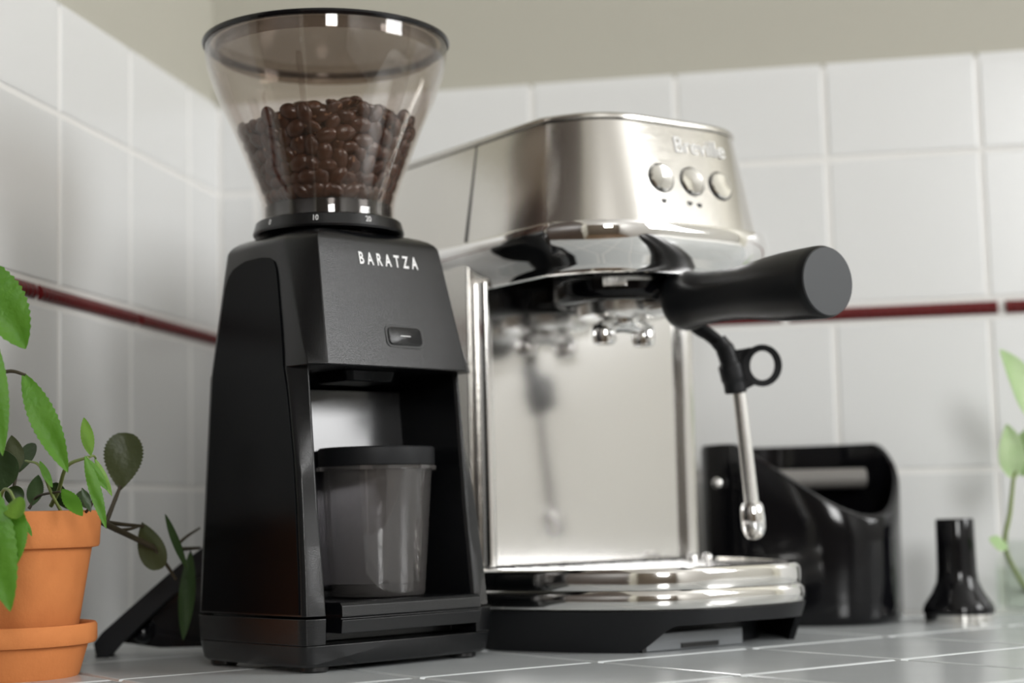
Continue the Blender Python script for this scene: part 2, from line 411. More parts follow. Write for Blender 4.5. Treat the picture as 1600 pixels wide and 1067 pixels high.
# side panels (thin, seam all around)
def side_panel(sgn):
    bm = bmesh.new(); zz = [.0300]+[.04+.01*k for k in range(12)]+[.16, .17, .18, .19, .20, .208, .214, .218, .2205, .2215]
    front = [(.0300, .0065)]+[(z, s+.0014) for z, s in SO[1:]]+[(.175, .0296), (.193, .0345), (.21, .0390), (.216, .0412), (.219, .0440), (.2205, .048), (.2215, .055)]
    rings = []
    for off in (.0008, -.0012):
        rr = []
        for z in zz:
            uo = lerp(-.0010, .0052, (z-.0285)/.131) if z < .1595 else lerp(.0052, .0128, (z-.1595)/.0685)
            rr.append((uo-off, interp(z, front), z))
        for z in reversed(zz):
            uo = lerp(-.0010, .0052, (z-.0285)/.131) if z < .1595 else lerp(.0052, .0128, (z-.1595)/.0685)
            rr.append((uo-off+.0006, interp(z, [(.03, .0965), (.16, .0935), (.2105, .0885), (.2165, .085), (.2195, .080), (.2215, .070)]), z))
        rings.append([g(W2-u if sgn > 0 else u, s, z) for u, s, z in rr])
    # strip faces across the panel
    n = len(zz); vs = [[bm.verts.new(p) for p in r] for r in rings]
    for layer in vs:
        for i in range(n-1): bm.faces.new((layer[i], layer[i+1], layer[2*n-2-i], layer[2*n-1-i]))
    for i in range(2*n):
        j = (i+1) % (2*n)
        bm.faces.new((vs[0][i], vs[0][j], vs[1][j], vs[1][i]))
    obj('side_panel', bm, m_blk2, gr, 30)
side_panel(-1); side_panel(1)
# grounds tray at the cavity floor
bm = bmesh.new()
prof = [(.0195, .0040), (.0195, -.0004), (.0262, -.0012), (.0268, -.0002), (.0274, -.0002), (.0280, -.0014), (.0335, -.0010), (.0352, .0006), (.0358, .0030), (.0352, .0042), (.0352, .066), (.029, .066), (.0195, .066)]
loft(bm, [[g(.0203, s, z) for z, s in prof], [g(.1170, s, z) for z, s in prof]]); obj('tray', bm, m_blk, gr, 30, .0004)
# outlet under the head
bm = bmesh.new(); rr = rrect(.040-UC, .078-UC, .018-SC, .050-SC, .006)
loft(bm, [[(x*.9, y*.9-.002, .1525) for x, y in rr], [(x, y, .1586) for x, y in rr]]); obj('outlet_chute', bm, m_blk2, gr, 30, .0006)
# leaning face frame for the print and the button
tilt = math.atan2(.0155, .0695)
def face_m(u, z, lift=.0003):
    s = -.0006+(z-.1585)*.0155/.0695+.0001
    return Matrix.Translation(g(u, s-lift, z)) @ Matrix.Rotation(PI/2-tilt, 4, 'X')
text('lettering', 'BARATZA', .0098, m_white, gr, face_m(.0662, .2188), .62, 1.80, off=.00022)
def rrect_solid(bm, w, h, r, z0, z1, mtx, n=6, hole=None, inset=0):
    a = rrect(-w/2, w/2, -h/2, h/2, r, n)
    k = (w-2*inset)/w; k2 = (h-2*inset)/h
    loft(bm, [[mtx @ Vector((x, y, z0)) for x, y in a], [mtx @ Vector((x, y, z1)) for x, y in a]] + ([[mtx @ Vector((x*k, y*k2, z1+inset*.6)) for x, y in a]] if inset else []))
mb = face_m(.0690, .1762, 0)
bm = bmesh.new(); rrect_solid(bm, .0262, .0128, .0035, -.001, .0004, mb); btn = obj('button_surround', bm, m_ring, gr, 30)
bm = bmesh.new(); rrect_solid(bm, .0232, .0100, .0026, 0, .0009, mb, inset=.0005); b2 = obj('button', bm, m_blk, btn, 30)
bm = bmesh.new(); rrect_solid(bm, .0070, .0004, .00015, .0012, .00135, mb, n=2); obj('button_mark', bm, m_white, btn, None)
# adjustment collar with numbers, black bayonet ring, hopper, lid
HC = (UC-.0015, .0600); hc = g(HC[0], HC[1], 0)[:2]; hcw = ga+ge*HC[0]+gs*HC[1]
bm = bmesh.new(); lathe(bm, [(.040, .2375), (.0425, .2380), (.0430, .2392), (.0414, .2450), (.0404, .2458), (.034, .2459), (.034, .2375)], hc, 96, close=True)
col = obj('adjustment_collar', bm, m_blk, gr, 30)
facing = math.atan2(CAM.y-hcw.y, CAM.x-hcw.x)-th
for s_, phi in (('0', -50), ('10', -10), ('20', 31)):
    a = facing+math.radians(phi); r = .0423
    mt = Matrix.Translation((hc[0]+r*math.cos(a), hc[1]+r*math.sin(a), .2422)) @ Matrix.Rotation(a+PI/2, 4, 'Z') @ Matrix.Rotation(PI/2-.27, 4, 'X')
    text('number', s_, .0046, m_white, col, mt, .8, 1.0, .0001)
bm = bmesh.new(); lathe(bm, [(.0362, .2455), (.0362, .2542), (.0356, .2548), (.0330, .2548), (.0330, .2455)], hc, 96, close=True); obj('bayonet_ring', bm, m_blkg, gr, 30)
outer = [(.0380, .2460), (.0380, .2520), (.0386, .2575), (.0430, .2710), (.0484, .2855), (.0538, .2995), (.0578, .3080), (.0612, .3155), (.0640, .3230), (.0662, .3295), (.0680, .3355), (.0690, .3410), (.0694, .3490)]
inner = [(r-.0014, z) for r, z in outer]
bm = bmesh.new(); lathe(bm, outer+inner[::-1], hc, 96, close=True); hop = obj('hopper', bm, m_hop, gr, 40)
# clear guide ribs moulded inside the hopper
for phi in (-14, 44, 106, 166, 226, 286):
    a = facing+math.radians(phi); d = Vector((math.cos(a), math.sin(a), 0)); n_ = Vector((-d.y, d.x, 0))*(.0012 if phi != 44 else .0034)
    bm = bmesh.new(); cc = Vector((hc[0], hc[1], 0)); pr_ = [(r, z) for r, z in inner if .254 < z < .335]
    left = [cc+d*r+Vector((0, 0, z)) for r, z in pr_]; right = [cc+d*(r-lerp(.004, .0055, i/len(pr_)))+Vector((0, 0, z)) for i, (r, z) in enumerate(pr_)]
    ring = left+right[::-1]; loft(bm, [[p-n_ for p in ring], [p+n_ for p in ring]])
    obj('hopper_rib', bm, m_hop, hop, 30)
bm = bmesh.new(); lathe(bm, [(.0680, .3482), (.0704, .3484), (.0710, .3496), (.0706, .3510), (.0680, .3516), (.0660, .3510), (.0660, .3490)], hc, 96, close=True); lidr = obj('lid_rim', bm, m_blkg, gr, 30)
bm = bmesh.new(); lathe(bm, [(.0661, .3488), (.0661, .3502), (.050, .3506), (.0001, .3508), (.0001, .3494), (.050, .3492)], hc, 96, close=True); lidp = obj('lid', bm, m_lidc, gr, 30)
bm = bmesh.new(); lathe(bm, [(.0620, .3430), (.0632, .3430), (.0636, .3492), (.0624, .3492)], hc, 96, close=True); obj('lid_skirt', bm, m_lidc, lidp, 30)

# grounds bin in the cavity
bc = ga+ge*.0720+gs*.0330
gb = empty('grounds_bin', (bc.x, bc.y, .0354), th, 'smoky clear grounds bin with a black lid, standing in the cavity of the coffee grinder', 'container')
gb.scale = (1.06, 1.06, 1.0)
bm = bmesh.new(); o_ = [(.0001, 0), (.0215, 0), (.0238, .0008), (.0243, .0025), (.0288, .0690), (.0312, .0694), (.0312, .0712), (.0286, .0714)]
i_ = [(.0272, .0700), (.0229, .0042), (.0220, .0030), (.0001, .0028)]
lathe(bm, o_+i_, (0, 0), 72); obj('cup', bm, m_bin, gb, 35)
bm = bmesh.new(); lathe(bm, [(.0001, .0030), (.0222, .0030), (.0232, .0075), (.0228, .0076), (.0200, .0045), (.0001, .0040)], (0, 0), 48); obj('bottom_disc', bm, m_blkg, gb, 35)
bm = bmesh.new(); lathe(bm, [(.0295, .0712), (.0303, .0716), (.0305, .0724), (.0305, .0808), (.0298, .0816), (.0150, .0818), (.0001, .0818)], (0, 0), 72); obj('lid', bm, m_blkm, gb, 35)
for k in range(6):
    bm = bmesh.new(); a = 2*PI*k/6+.2; box(bm, -.003, .003, .0300, .0322, .0690, .0712, Matrix.Rotation(a, 4, 'Z'))
    obj('flange_lug', bm, m_bin, gb, 35)

# ------------------------------------------------------------------ espresso machine (x across face, y back, z up)
tm = math.radians(46); me_ = Vector((math.cos(tm), math.sin(tm), 0)); ms_ = Vector((-me_.y, me_.x, 0))
MO = Vector((.4021, -.2819, 0))+me_*.006
em = empty('espresso_machine', MO, tm, 'stainless steel espresso machine with three round buttons, standing behind the grinder on the counter', 'espresso machine')
def mloc(u, v, s=None, e=None):   # pixel to machine frame on the plane y=s or x=e
    if s is not None: p = onplane(u, v, ms_, MO+ms_*s)
    else: p = onplane(u, v, me_, MO+me_*e)
    d = p-MO; return Vector((d.dot(me_), d.dot(ms_), d.z))
def plan(half, s0, K, n, back, N=26, inset=0, f=1.0):
    """front curve s = s0+K|x|^n out to |x|=half, straight sides to back"""
    h = half-inset; pts = []
    for i in range(2*N+1):
        t = -1+i/N; x = math.copysign(abs(t)**.8, t)*h
        pts.append((x, s0+inset+K*abs(x/h*half)**n))
    r = .012
    pts += [(h, back-r), (h-r*.3, back-r*.3), (h-r, back), (-h+r, back), (-h+r*.3, back-r*.3), (-h, back-r)]
    return pts
BK = .275; HX = -.0045
def tray_plan(inset, back=BK, half=.106): return plan(half, -.0195, 172, 3.3, back, inset=inset)
def head_plan(inset, half=.0905, s0=.009, back=BK): return plan(half, s0, .0355/.0885**6.5, 6.5, back, inset=inset)
Z = lambda pts, z: [(x, y, z) for x, y in pts]
# base skirt with the front opening
N_ = 120
def skirt():
    bm = bmesh.new(); out = []
    top = []
    P0 = plan(.106, -.0195, 172, 3.3, BK, N=50); 
    def zb(x, y):
        if y > .03: return 0.0
        if x < -.0660: return 0.0
        if x < -.046: t = (x+.066)/.020; return .0150*(t*t*(3-2*t))**.8
        if x < .0630: return .0150+.0006*math.sin((x+.046)/.109*PI)
        if x < .0665: return .0150*(1-(x-.063)/.0035)
        return 0.0
    lo = []; li = []; to = []; ti = []
    def ins(p, k):
        x, y = p; return (x*(1-k/.106), y+k if y < .15 else y-k)
    Pf = []
    xs = [-.106+.212*i/180 for i in range(181)]
    Pf = [(x, -.0195+172*abs(x)**3.3) for x in xs]+[(.106, .2), (.106, BK), (-.106, BK), (-.106, .2)]
    for p in Pf:
        z = zb(*p); k0 = .0065*(1-z/.0232)
        a = ins(p, k0); b = ins(p, k0+.003); c = ins(p, .003); 
        lo.append((*a, z)); li.append((*b, z)); to.append((*p, .0232)); ti.append((*c, .0232))
    loft(bm, [to, lo, li, ti, to], cap=False)
    return bm
obj('base_skirt', skirt(), m_blkm, em, 35)
bm = bmesh.new(); loft(bm, [Z(plan(.085, .022, 172, 3.3, BK-.02), .0005), Z(plan(.085, .022, 172, 3.3, BK-.02), .0225)]); obj('base_core', bm, m_blkm, em, 35)
bm = bmesh.new(); box(bm, -.055, .018, .0065, .012, .0004, .0100); fb = obj('front_foot_bar', bm, mat('grey underside plastic', (.19, .20, .21), .35), em, 30, .0006)
bm = bmesh.new(); box(bm, -.0296, -.0014, .0058, .0068, .0012, .0038); obj('foot_slot', bm, m_ring, fb, None); bm = bmesh.new(); box(bm, -.0585, -.0555, .006, .012, .0004, .003); obj('foot_slot', bm, m_ring, fb, None)
# tray: two chrome bands with a seam between
def band(z0, z1, in0, in1, bulge, back):
    rs = []
    for k in range(9):
        t = k/8; z = lerp(z0, z1, t); b = bulge*math.sin(PI*t)**.5 if bulge else 0
        rs.append(Z(tray_plan(lerp(in0, in1, t)-b+.0, back=back), z))
    return rs
bm = bmesh.new(); loft(bm, band(.0230, .0345, .0015, .0012, .0018, .16)); obj('tray_lower_band', bm, m_chrome2, em, 35)
bm = bmesh.new(); rs = band(.0348, .0455, .0014, .0016, .0006, .16); rs += [Z(tray_plan(.0026, .16), .0466), Z(tray_plan(.005, .16), .0470), Z(tray_plan(.0072, .158), .0466), Z(tray_plan(.0078, .157), .0440)]
loft(bm, rs); tr = obj('drip_tray', bm, m_chrome2, em, 35)
# drip grate: bars in the tray
for k in range(13):
    x = -.078+.013*k; y0 = -.0095+172*abs(x)**3.3+.004
    bm = bmesh.new(); box(bm, x-.004, x+.004, y0, .112, .0441, .0462); obj('grate_bar', bm, m_steel2, tr, 30, .0006)
for x, y in ((.062, .098), (.071, .094)):
    bm = bmesh.new(); bmesh.ops.create_uvsphere(bm, u_segments=16, v_segments=10, radius=.0035, matrix=Matrix.Translation((x, y, .0478))); obj('tray_stud', bm, m_chrome, tr, 80)
# column behind the splash panel
bm = bmesh.new(); pl = [(-.0905, .126), (.0905, .126), (.0905, BK-.01), (.0805, BK), (-.0805, BK), (-.0905, BK-.01)]
loft(bm, [Z(pl, .047), Z([(x*.955+HX*.6, y) for x, y in pl], .2440)]); obj('body_shell', bm, m_steel, em, 30, .0015)
bm = bmesh.new(); pl = [(-.0985, .150), (.0985, .150), (.0985, BK-.01), (.09, BK), (-.09, BK), (-.0985, BK-.01)]
loft(bm, [Z(pl, .0232), Z([(x*.94, y) for x, y in pl], .0480)]); obj('rear_base', bm, m_blkm, em, 30, .0015)
bm = bmesh.new(); box(bm, -.0775, .0725, .1205, .1262, .0475, .2230); obj('splash_panel', bm, m_steel2, em, 30, .0008)
for x0, x1 in ((-.0850, -.0780), (.0730, .0850)):
    bm = bmesh.new(); rr = rrect(x0, x1, .1150, .1275, .003, 4); loft(bm, [Z(rr, .0472), Z(rr, .2200)]); obj('panel_edge', bm, m_steel2, em, 35)
# head: leans back and narrows towards the top
def head_sec(z, inset=0, back=BK):
    t = (z-.2455)/.0625; half = lerp(.0830, .0732, t); s0 = lerp(.0115, .0258, t); rise = lerp(.0400, .0370, t); n = lerp(4.0, 5.0, t)
    h = half-inset; pts = []
    for i in range(53):
        q = -1+i/26; q = math.copysign(abs(q)**.8, q); pts.append((HX+q*h, s0+inset+rise*abs(q)**n))
    r = .012
    return pts+[(HX+h, back-r), (HX+h-r*.3, back-r*.3), (HX+h-r, back), (HX-h+r, back), (HX-h+r*.3, back-r*.3), (HX-h, back-r)]
bm = bmesh.new(); loft(bm, [Z(head_sec(z), z) for z in (.2455, .258, .270, .282, .295, .3080)]); hd = obj('head', bm, m_steel, em, 35)
bm = bmesh.new(); loft(bm, [Z(head_sec(.308, .0010), .3082), Z(head_sec(.308), .3086), Z(head_sec(.308, -.0008), .3094), Z(head_sec(.308, -.0006), .3112), Z(head_sec(.308, .0010), .3126), Z(head_sec(.308, .006), .3132)]); obj('top_cover', bm, m_steel, em, 35)
for sg in (-1, 1):
    bm = bmesh.new(); xx = lambda t: HX+sg*lerp(.0830, .0732, t)
    loft(bm, [[(xx(0)-.001, .1290, .2465), (xx(0)+.001, .1290, .2465), (xx(0)+.001, .1298, .2465), (xx(0)-.001, .1298, .2465)], [(xx(1)-.0004, .1290, .3078), (xx(1)+.0004, .1290, .3078), (xx(1)+.0004, .1298, .3078), (xx(1)-.0004, .1298, .3078)]]); obj('side_seam', bm, m_blkm, hd, None)
def sk_sec(z, inset, back=BK): return [(x+HX, y) for x, y in plan(.0865, .0060, .040/.0865**4.2, 4.2, back, inset=inset)]
bm = bmesh.new()
sk = [(.2453, .0006), (.2440, 0), (.2405, -.0003), (.2360, .0004), (.2310, .0022), (.2260, .0052), (.2215, .0088), (.2190, .0102), (.2172, .0104), (.2165, .0118), (.2180, .0130), (.2240, .0135)]
loft(bm, [Z(sk_sec(z, k), z) for z, k in sk]); obj('chrome_skirt', bm, m_chrome, em, 50)
bm = bmesh.new(); loft(bm, [Z(sk_sec(0, .0135, .15), .2235), Z(sk_sec(0, .0135, .15), .2260)]); obj('head_underside', bm, m_blkg, em, 50)
# control buttons and print, on the flat front face
LEAN = math.atan2(.0143, .0625)
def fm(x, z, lift=0):
    t = (z-.2455)/.0625; half = lerp(.0830, .0732, t); q = abs((x-HX)/half); n = lerp(4.0, 5.0, t); rise = lerp(.0400, .0370, t)
    y = lerp(.0115, .0258, t)+rise*q**n; sl = rise*n*q**(n-1)/half*math.copysign(1, x-HX)
    return Matrix.Translation((x, y-lift, z)) @ Matrix.Rotation(math.atan(sl), 4, 'Z') @ Matrix.Rotation(PI/2-LEAN, 4, 'X')
def facepix(u, v):
    s_ = .018
    for _ in range(4): p = mloc(u, v, s=s_); s_ = lerp(.0115, .0258, (p.z-.2455)/.0625)
    return p
for (u, v) in ((1033, 278), (1081, 284), (1126, 291)):
    p = facepix(u, v); mt = fm(p.x, p.z)
    bm = bmesh.new(); lathe(bm, [(.0094, -.0008), (.0094, .0003), (.0086, .0003), (.0086, -.0008)], (0, 0), 40, mt, close=True); bt = obj('button_ring', bm, m_ring, hd, 40)
    bm = bmesh.new(); lathe(bm, [(.0083, -.0005), (.0083, .0010), (.0076, .0018), (.0001, .0014)], (0, 0), 40, mt); obj('button', bm, m_chrome2, bt, 30, label='round chrome button')
for (u, v, n) in ((1038, 314, 1), (1078, 318, 1), (1093, 321, 1)):
    p = facepix(u, v); bm = bmesh.new(); mt = fm(p.x, p.z, .0002)
    ring = [(-.0021, .0013), (.0021, .0013), (.0017, -.0004), (.0007, -.0013), (-.0007, -.0013), (-.0017, -.0004)]
    loft(bm, [[mt @ Vector((x, y, 0)) for x, y in ring], [mt @ Vector((x, y, .0001)) for x, y in ring]]); obj('cup_symbol', bm, m_ring, hd, None, label='dark printed cup symbol')
p = facepix(1092, 232)
text('lettering', 'Breville', .0150, mat('pale print', (.78, .78, .77), .35), hd, fm(p.x, p.z, .0003), .92, 1.0, .0002)
# brew group, portafilter
GX, GY = -.004, .080
bm = bmesh.new(); lathe(bm, [(.0450, .2240), (.0450, .2120), (.0438, .2085), (.0415, .2060), (.0400, .2052), (.0360, .2050), (.0355, .2110), (.020, .2110)], (GX, GY), 72); grp = obj('brew_group', bm, m_blkg, em, 35)
mt = lambda phi, z, r: Matrix.Translation((GX+r*math.cos(phi), GY+r*math.sin(phi), z)) @ Matrix.Rotation(phi+PI/2, 4, 'Z') @ Matrix.Rotation(PI/2, 4, 'X')
# curved steel label on the collar
a0, a1 = math.radians(-126), math.radians(-100)
def arcplate(bm, a0, a1, r0, r1, z0, z1, n=14):
    rs = []
    for k in range(n+1):
        a = lerp(a0, a1, k/n); c_, s_ = math.cos(a), math.sin(a)
        rs.append([(GX+r0*c_, GY+r0*s_, z0), (GX+r1*c_, GY+r1*s_, z0), (GX+r1*c_, GY+r1*s_, z1), (GX+r0*c_, GY+r0*s_, z1)])
    loft(bm, rs)
bm = bmesh.new(); arcplate(bm, math.radians(-144), math.radians(-100), .0445, .0458, .2158, .2180); obj('label_strip', bm, m_steel2, grp, 40)
bm = bmesh.new(); arcplate(bm, math.radians(-144), math.radians(-126), .0440, .0460, .2125, .2180); lab = obj('collar_label', bm, m_steel2, grp, 40)
text('lettering', 'INSERT', .0030, m_blkm, lab, mt(math.radians(-135), .2152, .04605), 1, 1.1, .00005)
pf = empty('portafilter', MO+ms_*GY+me_*GX, tm, 'portafilter with a long black handle and twin steel spouts, locked into the espresso machine', 'portafilter')
bm = bmesh.new(); lathe(bm, [(.0335, .2150), (.0345, .2142), (.0345, .2105), (.0325, .2095), (.0300, .2085), (.0295, .2010), (.0285, .1985), (.0240, .1972), (.0001, .1970)], (0, 0), 64); obj('filter_holder', bm, m_satin, pf, 40)
for ph in (200, 20):
    bm = bmesh.new(); a = math.radians(ph); box(bm, -.007, .007, .030, .041, .2060, .2110, Matrix.Rotation(a, 4, 'Z')); obj('locking_ear', bm, m_steel2, pf, 35, .001)
# neck and handle along -y
zc = lambda y: .2022+(y+GY-.02)*(.0031/.113)
def along(prof, n=48):
    bm = bmesh.new(); rings = []
    for y, r in prof:
        yy = y-GY; z = .2022+(y-.02)*(.0028/.113)
        rings.append([(r*math.cos(2*PI*k/n), yy, z+r*math.sin(2*PI*k/n)) for k in range(n)])
    loft(bm, rings); return bm
obj('neck', along([(.052, .0070), (.036, .0080), (.026, .0105), (.020, .0115)], 24), m_chrome, pf, 40)
hprof = [(.0255, .0120), (.0252, .0165), (.0240, .0176), (.0215, .0180), (.0180, .0178), (.0120, .0163), (.0040, .0153), (-.006, .0149), (-.018, .0149), (-.030, .0155), (-.040, .0166), (-.052, .0181), (-.064, .0191), (-.078, .0197), (-.088, .0199), (-.0915, .0197), (-.0930, .0188)]
h = obj('handle', along(hprof), mat('black soft-touch handle', (.005, .0055, .0065), .38, spec=.35), pf, 40)
obj('end_cap', along([(-.0926, .0188), (-.0940, .0187), (-.0943, .0183)]), mat('dark grey end cap', (.040, .043, .047), .5), h, 30)
# spouts
bm = bmesh.new(); lathe(bm, [(.0001, .1925), (.0085, .1925), (.0095, .1945), (.0095, .1975), (.0001, .1975)], (0, 0), 32); spt = obj('spout_hub', bm, m_chrome, pf, 40)
bm = bmesh.new(); tube(bm, [(-.0165, 0, .1912), (-.010, 0, .1930), (0, 0, .1940), (.010, 0, .1930), (.0165, 0, .1912)], .0052, 16); obj('spout_bridge', bm, m_chrome, pf, 60)
for sx in (-1, 1):
    bm = bmesh.new(); lathe(bm, [(.0055, .1945), (.0072, .1922), (.0074, .1845), (.0066, .1815), (.0052, .1810), (.0050, .1860), (.0001, .1860)], (sx*.0155, 0), 28); obj('spout', bm, m_chrome, pf, 50)
# steam wand
wd = lambda u, v, d=1.0: (lambda p: ((p-MO).dot(me_), (p-MO).dot(ms_), p.z))(at(u, v, d))
bm = bmesh.new(); tube(bm, smooth_path([wd(1058, 470, 1.035), wd(1085, 508, 1.030), wd(1108, 523, 1.027), wd(1128, 540, 1.024)]), .0042, 14); obj('wand_elbow', bm, m_blkm, em, 60)
DW = 1.024
bm = bmesh.new(); tube(bm, smooth_path([wd(1122, 532, DW), wd(1134, 548, DW), wd(1142, 575, DW), wd(1148, 600, DW), wd(1150, 614, DW)]), [.0052]*5+[.0058]*6+[.0075]*6+[.0068]*7+[.0062]*1, 20); slv = obj('wand_grip', bm, m_blkm, em, 60)
# ring tab: a flattened ring plus web, thick in depth
def slab(bm, outl, d0, d1):
    loft(bm, [[wd(u, v, d0) for u, v in outl], [wd(u, v, d1) for u, v in outl]])
bm = bmesh.new(); nn = 40; rings = []
cx, cy = 1191, 571
for rr_, d in ((1.0, DW-.005), (1.0, DW+.005), (.60, DW+.005), (.60, DW-.005)):
    rings.append([wd(cx+31*rr_*math.cos(2*PI*k/nn)*(1 if rr_ > .9 else 1.02), cy+33*rr_*math.sin(2*PI*k/nn)*(1 if rr_ > .9 else 1.16), d) for k in range(nn)])
rings.append(rings[0]); loft(bm, rings, cap=False); bmesh.ops.remove_doubles(bm, verts=bm.verts, dist=1e-7); obj('finger_ring', bm, m_blkm, slv, 40)
bm = bmesh.new(); slab(bm, [(1138, 548), (1160, 545), (1175, 542), (1166, 556), (1163, 575), (1170, 592), (1180, 601), (1166, 608), (1148, 614), (1142, 600)], DW-.004, DW+.004); obj('ring_web', bm, m_blkm, slv, 40, .0008)
bm = bmesh.new(); tube(bm, [wd(1155, 612, DW), wd(1164, 690, DW-.001), wd(1175, 790, DW-.002)], [.0041, .0042, .0044], 20); wt = obj('wand_tube', bm, m_satin, em, 60)
def tip():
    bm = bmesh.new(); a = Vector(wd(1174, 784, DW-.002)); b = Vector(wd(1180, 843, DW-.003)); pts = []; rad = []
    for t, r in ((0, .0045), (.06, .0062), (.15, .0070), (.45, .0074), (.7, .0073), (.85, .0063), (.95, .0044), (1, .0018)): pts.append(a.lerp(b, t)); rad.append(r)
    tube(bm, pts, rad, 24); return bm
obj('wand_tip', tip(), m_chrome, wt, 60)

# ------------------------------------------------------------------ knock box
kc = at(1256, 900, 1.176)
kb = empty('knock_box', (kc.x, kc.y, 0), math.radians(-10), 'glossy black knock box with a slanted opening and a crossbar, by the back wall', 'knock box')
def kplan(r, n=56, ex=2.7):
    out = []
    for k in range(n):
        a = 2*PI*k/n; c_, s_ = math.cos(a), math.sin(a)
        out.append((math.copysign(abs(c_)**(2/ex), c_)*r, math.copysign(abs(s_)**(2/ex), s_)*r*.80))
    return out
def krim(x, y):
    t = x*.9-y*.8-.006
    return .1225-(0 if t <= 0 else .80*t*t/(t+.010))
bm = bmesh.new(); rings = []
R_ = .066
for f, r in ((0, R_-.004), (.02, R_-.001), (.06, R_)): rings.append([(x, y, f*.12) for x, y in kplan(r)])
for f in (.25, .5, .75, .97): rings.append([(x, y, lerp(.0072, krim(x, y), f)) for x, y in kplan(R_+.001*f)])
rings.append([(x, y, krim(x, y)) for x, y in kplan(R_)])
rings.append([(x, y, krim(x*1.02, y*1.02)) for x, y in kplan(R_-.003)])
for f in (.6, .3, .1): rings.append([(x, y, lerp(.008, krim(x*1.02, y*1.02), f)) for x, y in kplan(R_-.0045)])
loft(bm, rings); obj('box_shell', bm, m_blkg, kb, 45)
bm = bmesh.new(); tube(bm, [(-.058, -.012, .098), (.040, .030, .098)], .0070, 20); obj('crossbar', bm, mat('grey rubber bar', (.20, .19, .18), .5), kb, 50)
p = at(1144, 754, 1.15)-Vector((kc.x, kc.y, 0)); p.rotate(Matrix.Rotation(math.radians(10), 3, 'Z'))
bm = bmesh.new(); bmesh.ops.create_uvsphere(bm, u_segments=16, v_segments=10, radius=.004, matrix=Matrix.Translation((-.0465, -.0485, p.z))); obj('bar_screw', bm, m_chrome, kb, 80)

# ------------------------------------------------------------------ tamper
tp = onplane(1499, 972, (0, 0, 1), (0, 0, 0))
tpr = empty('tamper', (tp.x, tp.y, 0), .3, 'small black tamper standing on its steel disc, right of the knock box', 'tamper')
bm = bmesh.new(); lathe(bm, [(.0222, 0), (.0228, .0006), (.0228, .0058), (.0220, .0064), (.0001, .0064)], (0, 0), 48); obj('steel_disc', bm, m_chrome2, tpr, 35)
bm = bmesh.new(); lathe(bm, [(.0232, .0062), (.0237, .0080), (.0225, .0120), (.0170, .0200), (.0138, .0270), (.0130, .0340), (.0127, .0500), (.0126, .0670), (.0120, .0686), (.0001, .0688)], (0, 0), 48); obj('handle', bm, m_blkg, tpr, 50)

# ------------------------------------------------------------------ glass jar with cutting
jc = onplane(1615, 955, (0, 0, 1), (0, 0, 0)); 
jar = empty('glass_jar', (jc.x, jc.y, 0), 0, 'clear glass jar of water holding a leafy cutting, at the right edge beside the tamper', 'jar')
bm = bmesh.new(); o_ = [(.0001, 0), (.027, 0), (.0305, .0015), (.0320, .006), (.0320, .034), (.0300, .040), (.0270, .044), (.0275, .050), (.0285, .052)]
i_ = [(.0262, .0515), (.0255, .044), (.0285, .039), (.0303, .034), (.0303, .007), (.027, .0045), (.0001, .004)]
lathe(bm, o_+i_, (0, 0), 56); obj('jar_glass', bm, m_glass, jar, 40)
bm = bmesh.new(); lathe(bm, [(.0001, .0042), (.0265, .0047), (.0300, .0072), (.0300, .032), (.0001, .032)], (0, 0), 48); obj('water', bm, m_water, jar, 40)

def leaf(name, base, tipp, width, nrm, m, parent, org, serr=0, sa=.0, droop=.0, shape=1.0, cup=.0, thick=.00035, fan=False, rot=None):
    """a leaf blade: base, tip and a normal hint in world space; real thickness, midrib fold, toothed edge"""
    base, tipp, nrm = Vector(base), Vector(tipp), Vector(nrm).normalized()
    ax = tipp-base; L = ax.length; ax.normalize(); side = ax.cross(nrm).normalized(); nn_ = side.cross(ax).normalized()
    N = 22 if serr < 10 else 34; rows = []
    for i in range(N+1):
        t = i/N
        if fan: w_ = width/2*(max(0, 1-((t-.60)/.40)**2)**.5 if t > .60 else math.sin(PI/2*t/.60)**.85)
        else: w_ = width/2*(math.sin(PI*t**shape))**.75
        if serr and 0 < i < N: w_ *= 1+sa*(1 if i % 2 else -1)
        w_ = max(w_, width*.012)
        row = []
        for k in range(-3, 4):
            f = k/3; y = w_*f
            off = nn_*(-droop*L*t*t + cup*abs(f)*w_ + .06*w_*math.sin(f*3+t*5))
            row.append(base+ax*(L*t)+side*y+off+ (ax*(abs(f)**2*(-.10 if not fan else .10)*w_)))
        rows.append(row)
    bm = bmesh.new(); org = Vector(org)
    top = [[bm.verts.new(p-org+nn_*thick/2) for p in r] for r in rows]; bot = [[bm.verts.new(p-org-nn_*thick/2) for p in r] for r in rows]
    for i in range(N):
        for k in range(6):
            bm.faces.new((top[i][k], top[i][k+1], top[i+1][k+1], top[i+1][k])); bm.faces.new((bot[i][k+1], bot[i][k], bot[i+1][k], bot[i+1][k+1]))
        for k in (0, 6): bm.faces.new((top[i][k], top[i+1][k], bot[i+1][k], bot[i][k]))
    for i in (0, N):
        for k in range(6): bm.faces.new((top[i][k], top[i][k+1], bot[i][k+1], bot[i][k]))
    return obj(name, bm, m, parent, 50)
def stem(name, pts, r, m, parent, org):
    bm = bmesh.new(); pp = smooth_path([Vector(p)-Vector(org) for p in pts], 5); n = len(pp)
    tube(bm, pp, [r*(1-.35*i/n) for i in range(n)], 8); return obj(name, bm, m, parent, 60)
cut = empty('pothos_cutting', (jc.x, jc.y, .005), 0, 'pale green leafy cutting standing in the glass jar at the right edge', 'plant')
co = (jc.x, jc.y, .005); dj = 1.13
back_n = -Fv
stem('stem', [(jc.x, jc.y+.004, .008), at(1572, 862, dj+.01), at(1578, 800, dj), at(1584, 742, dj)], .0019, m_stemg, cut, co)
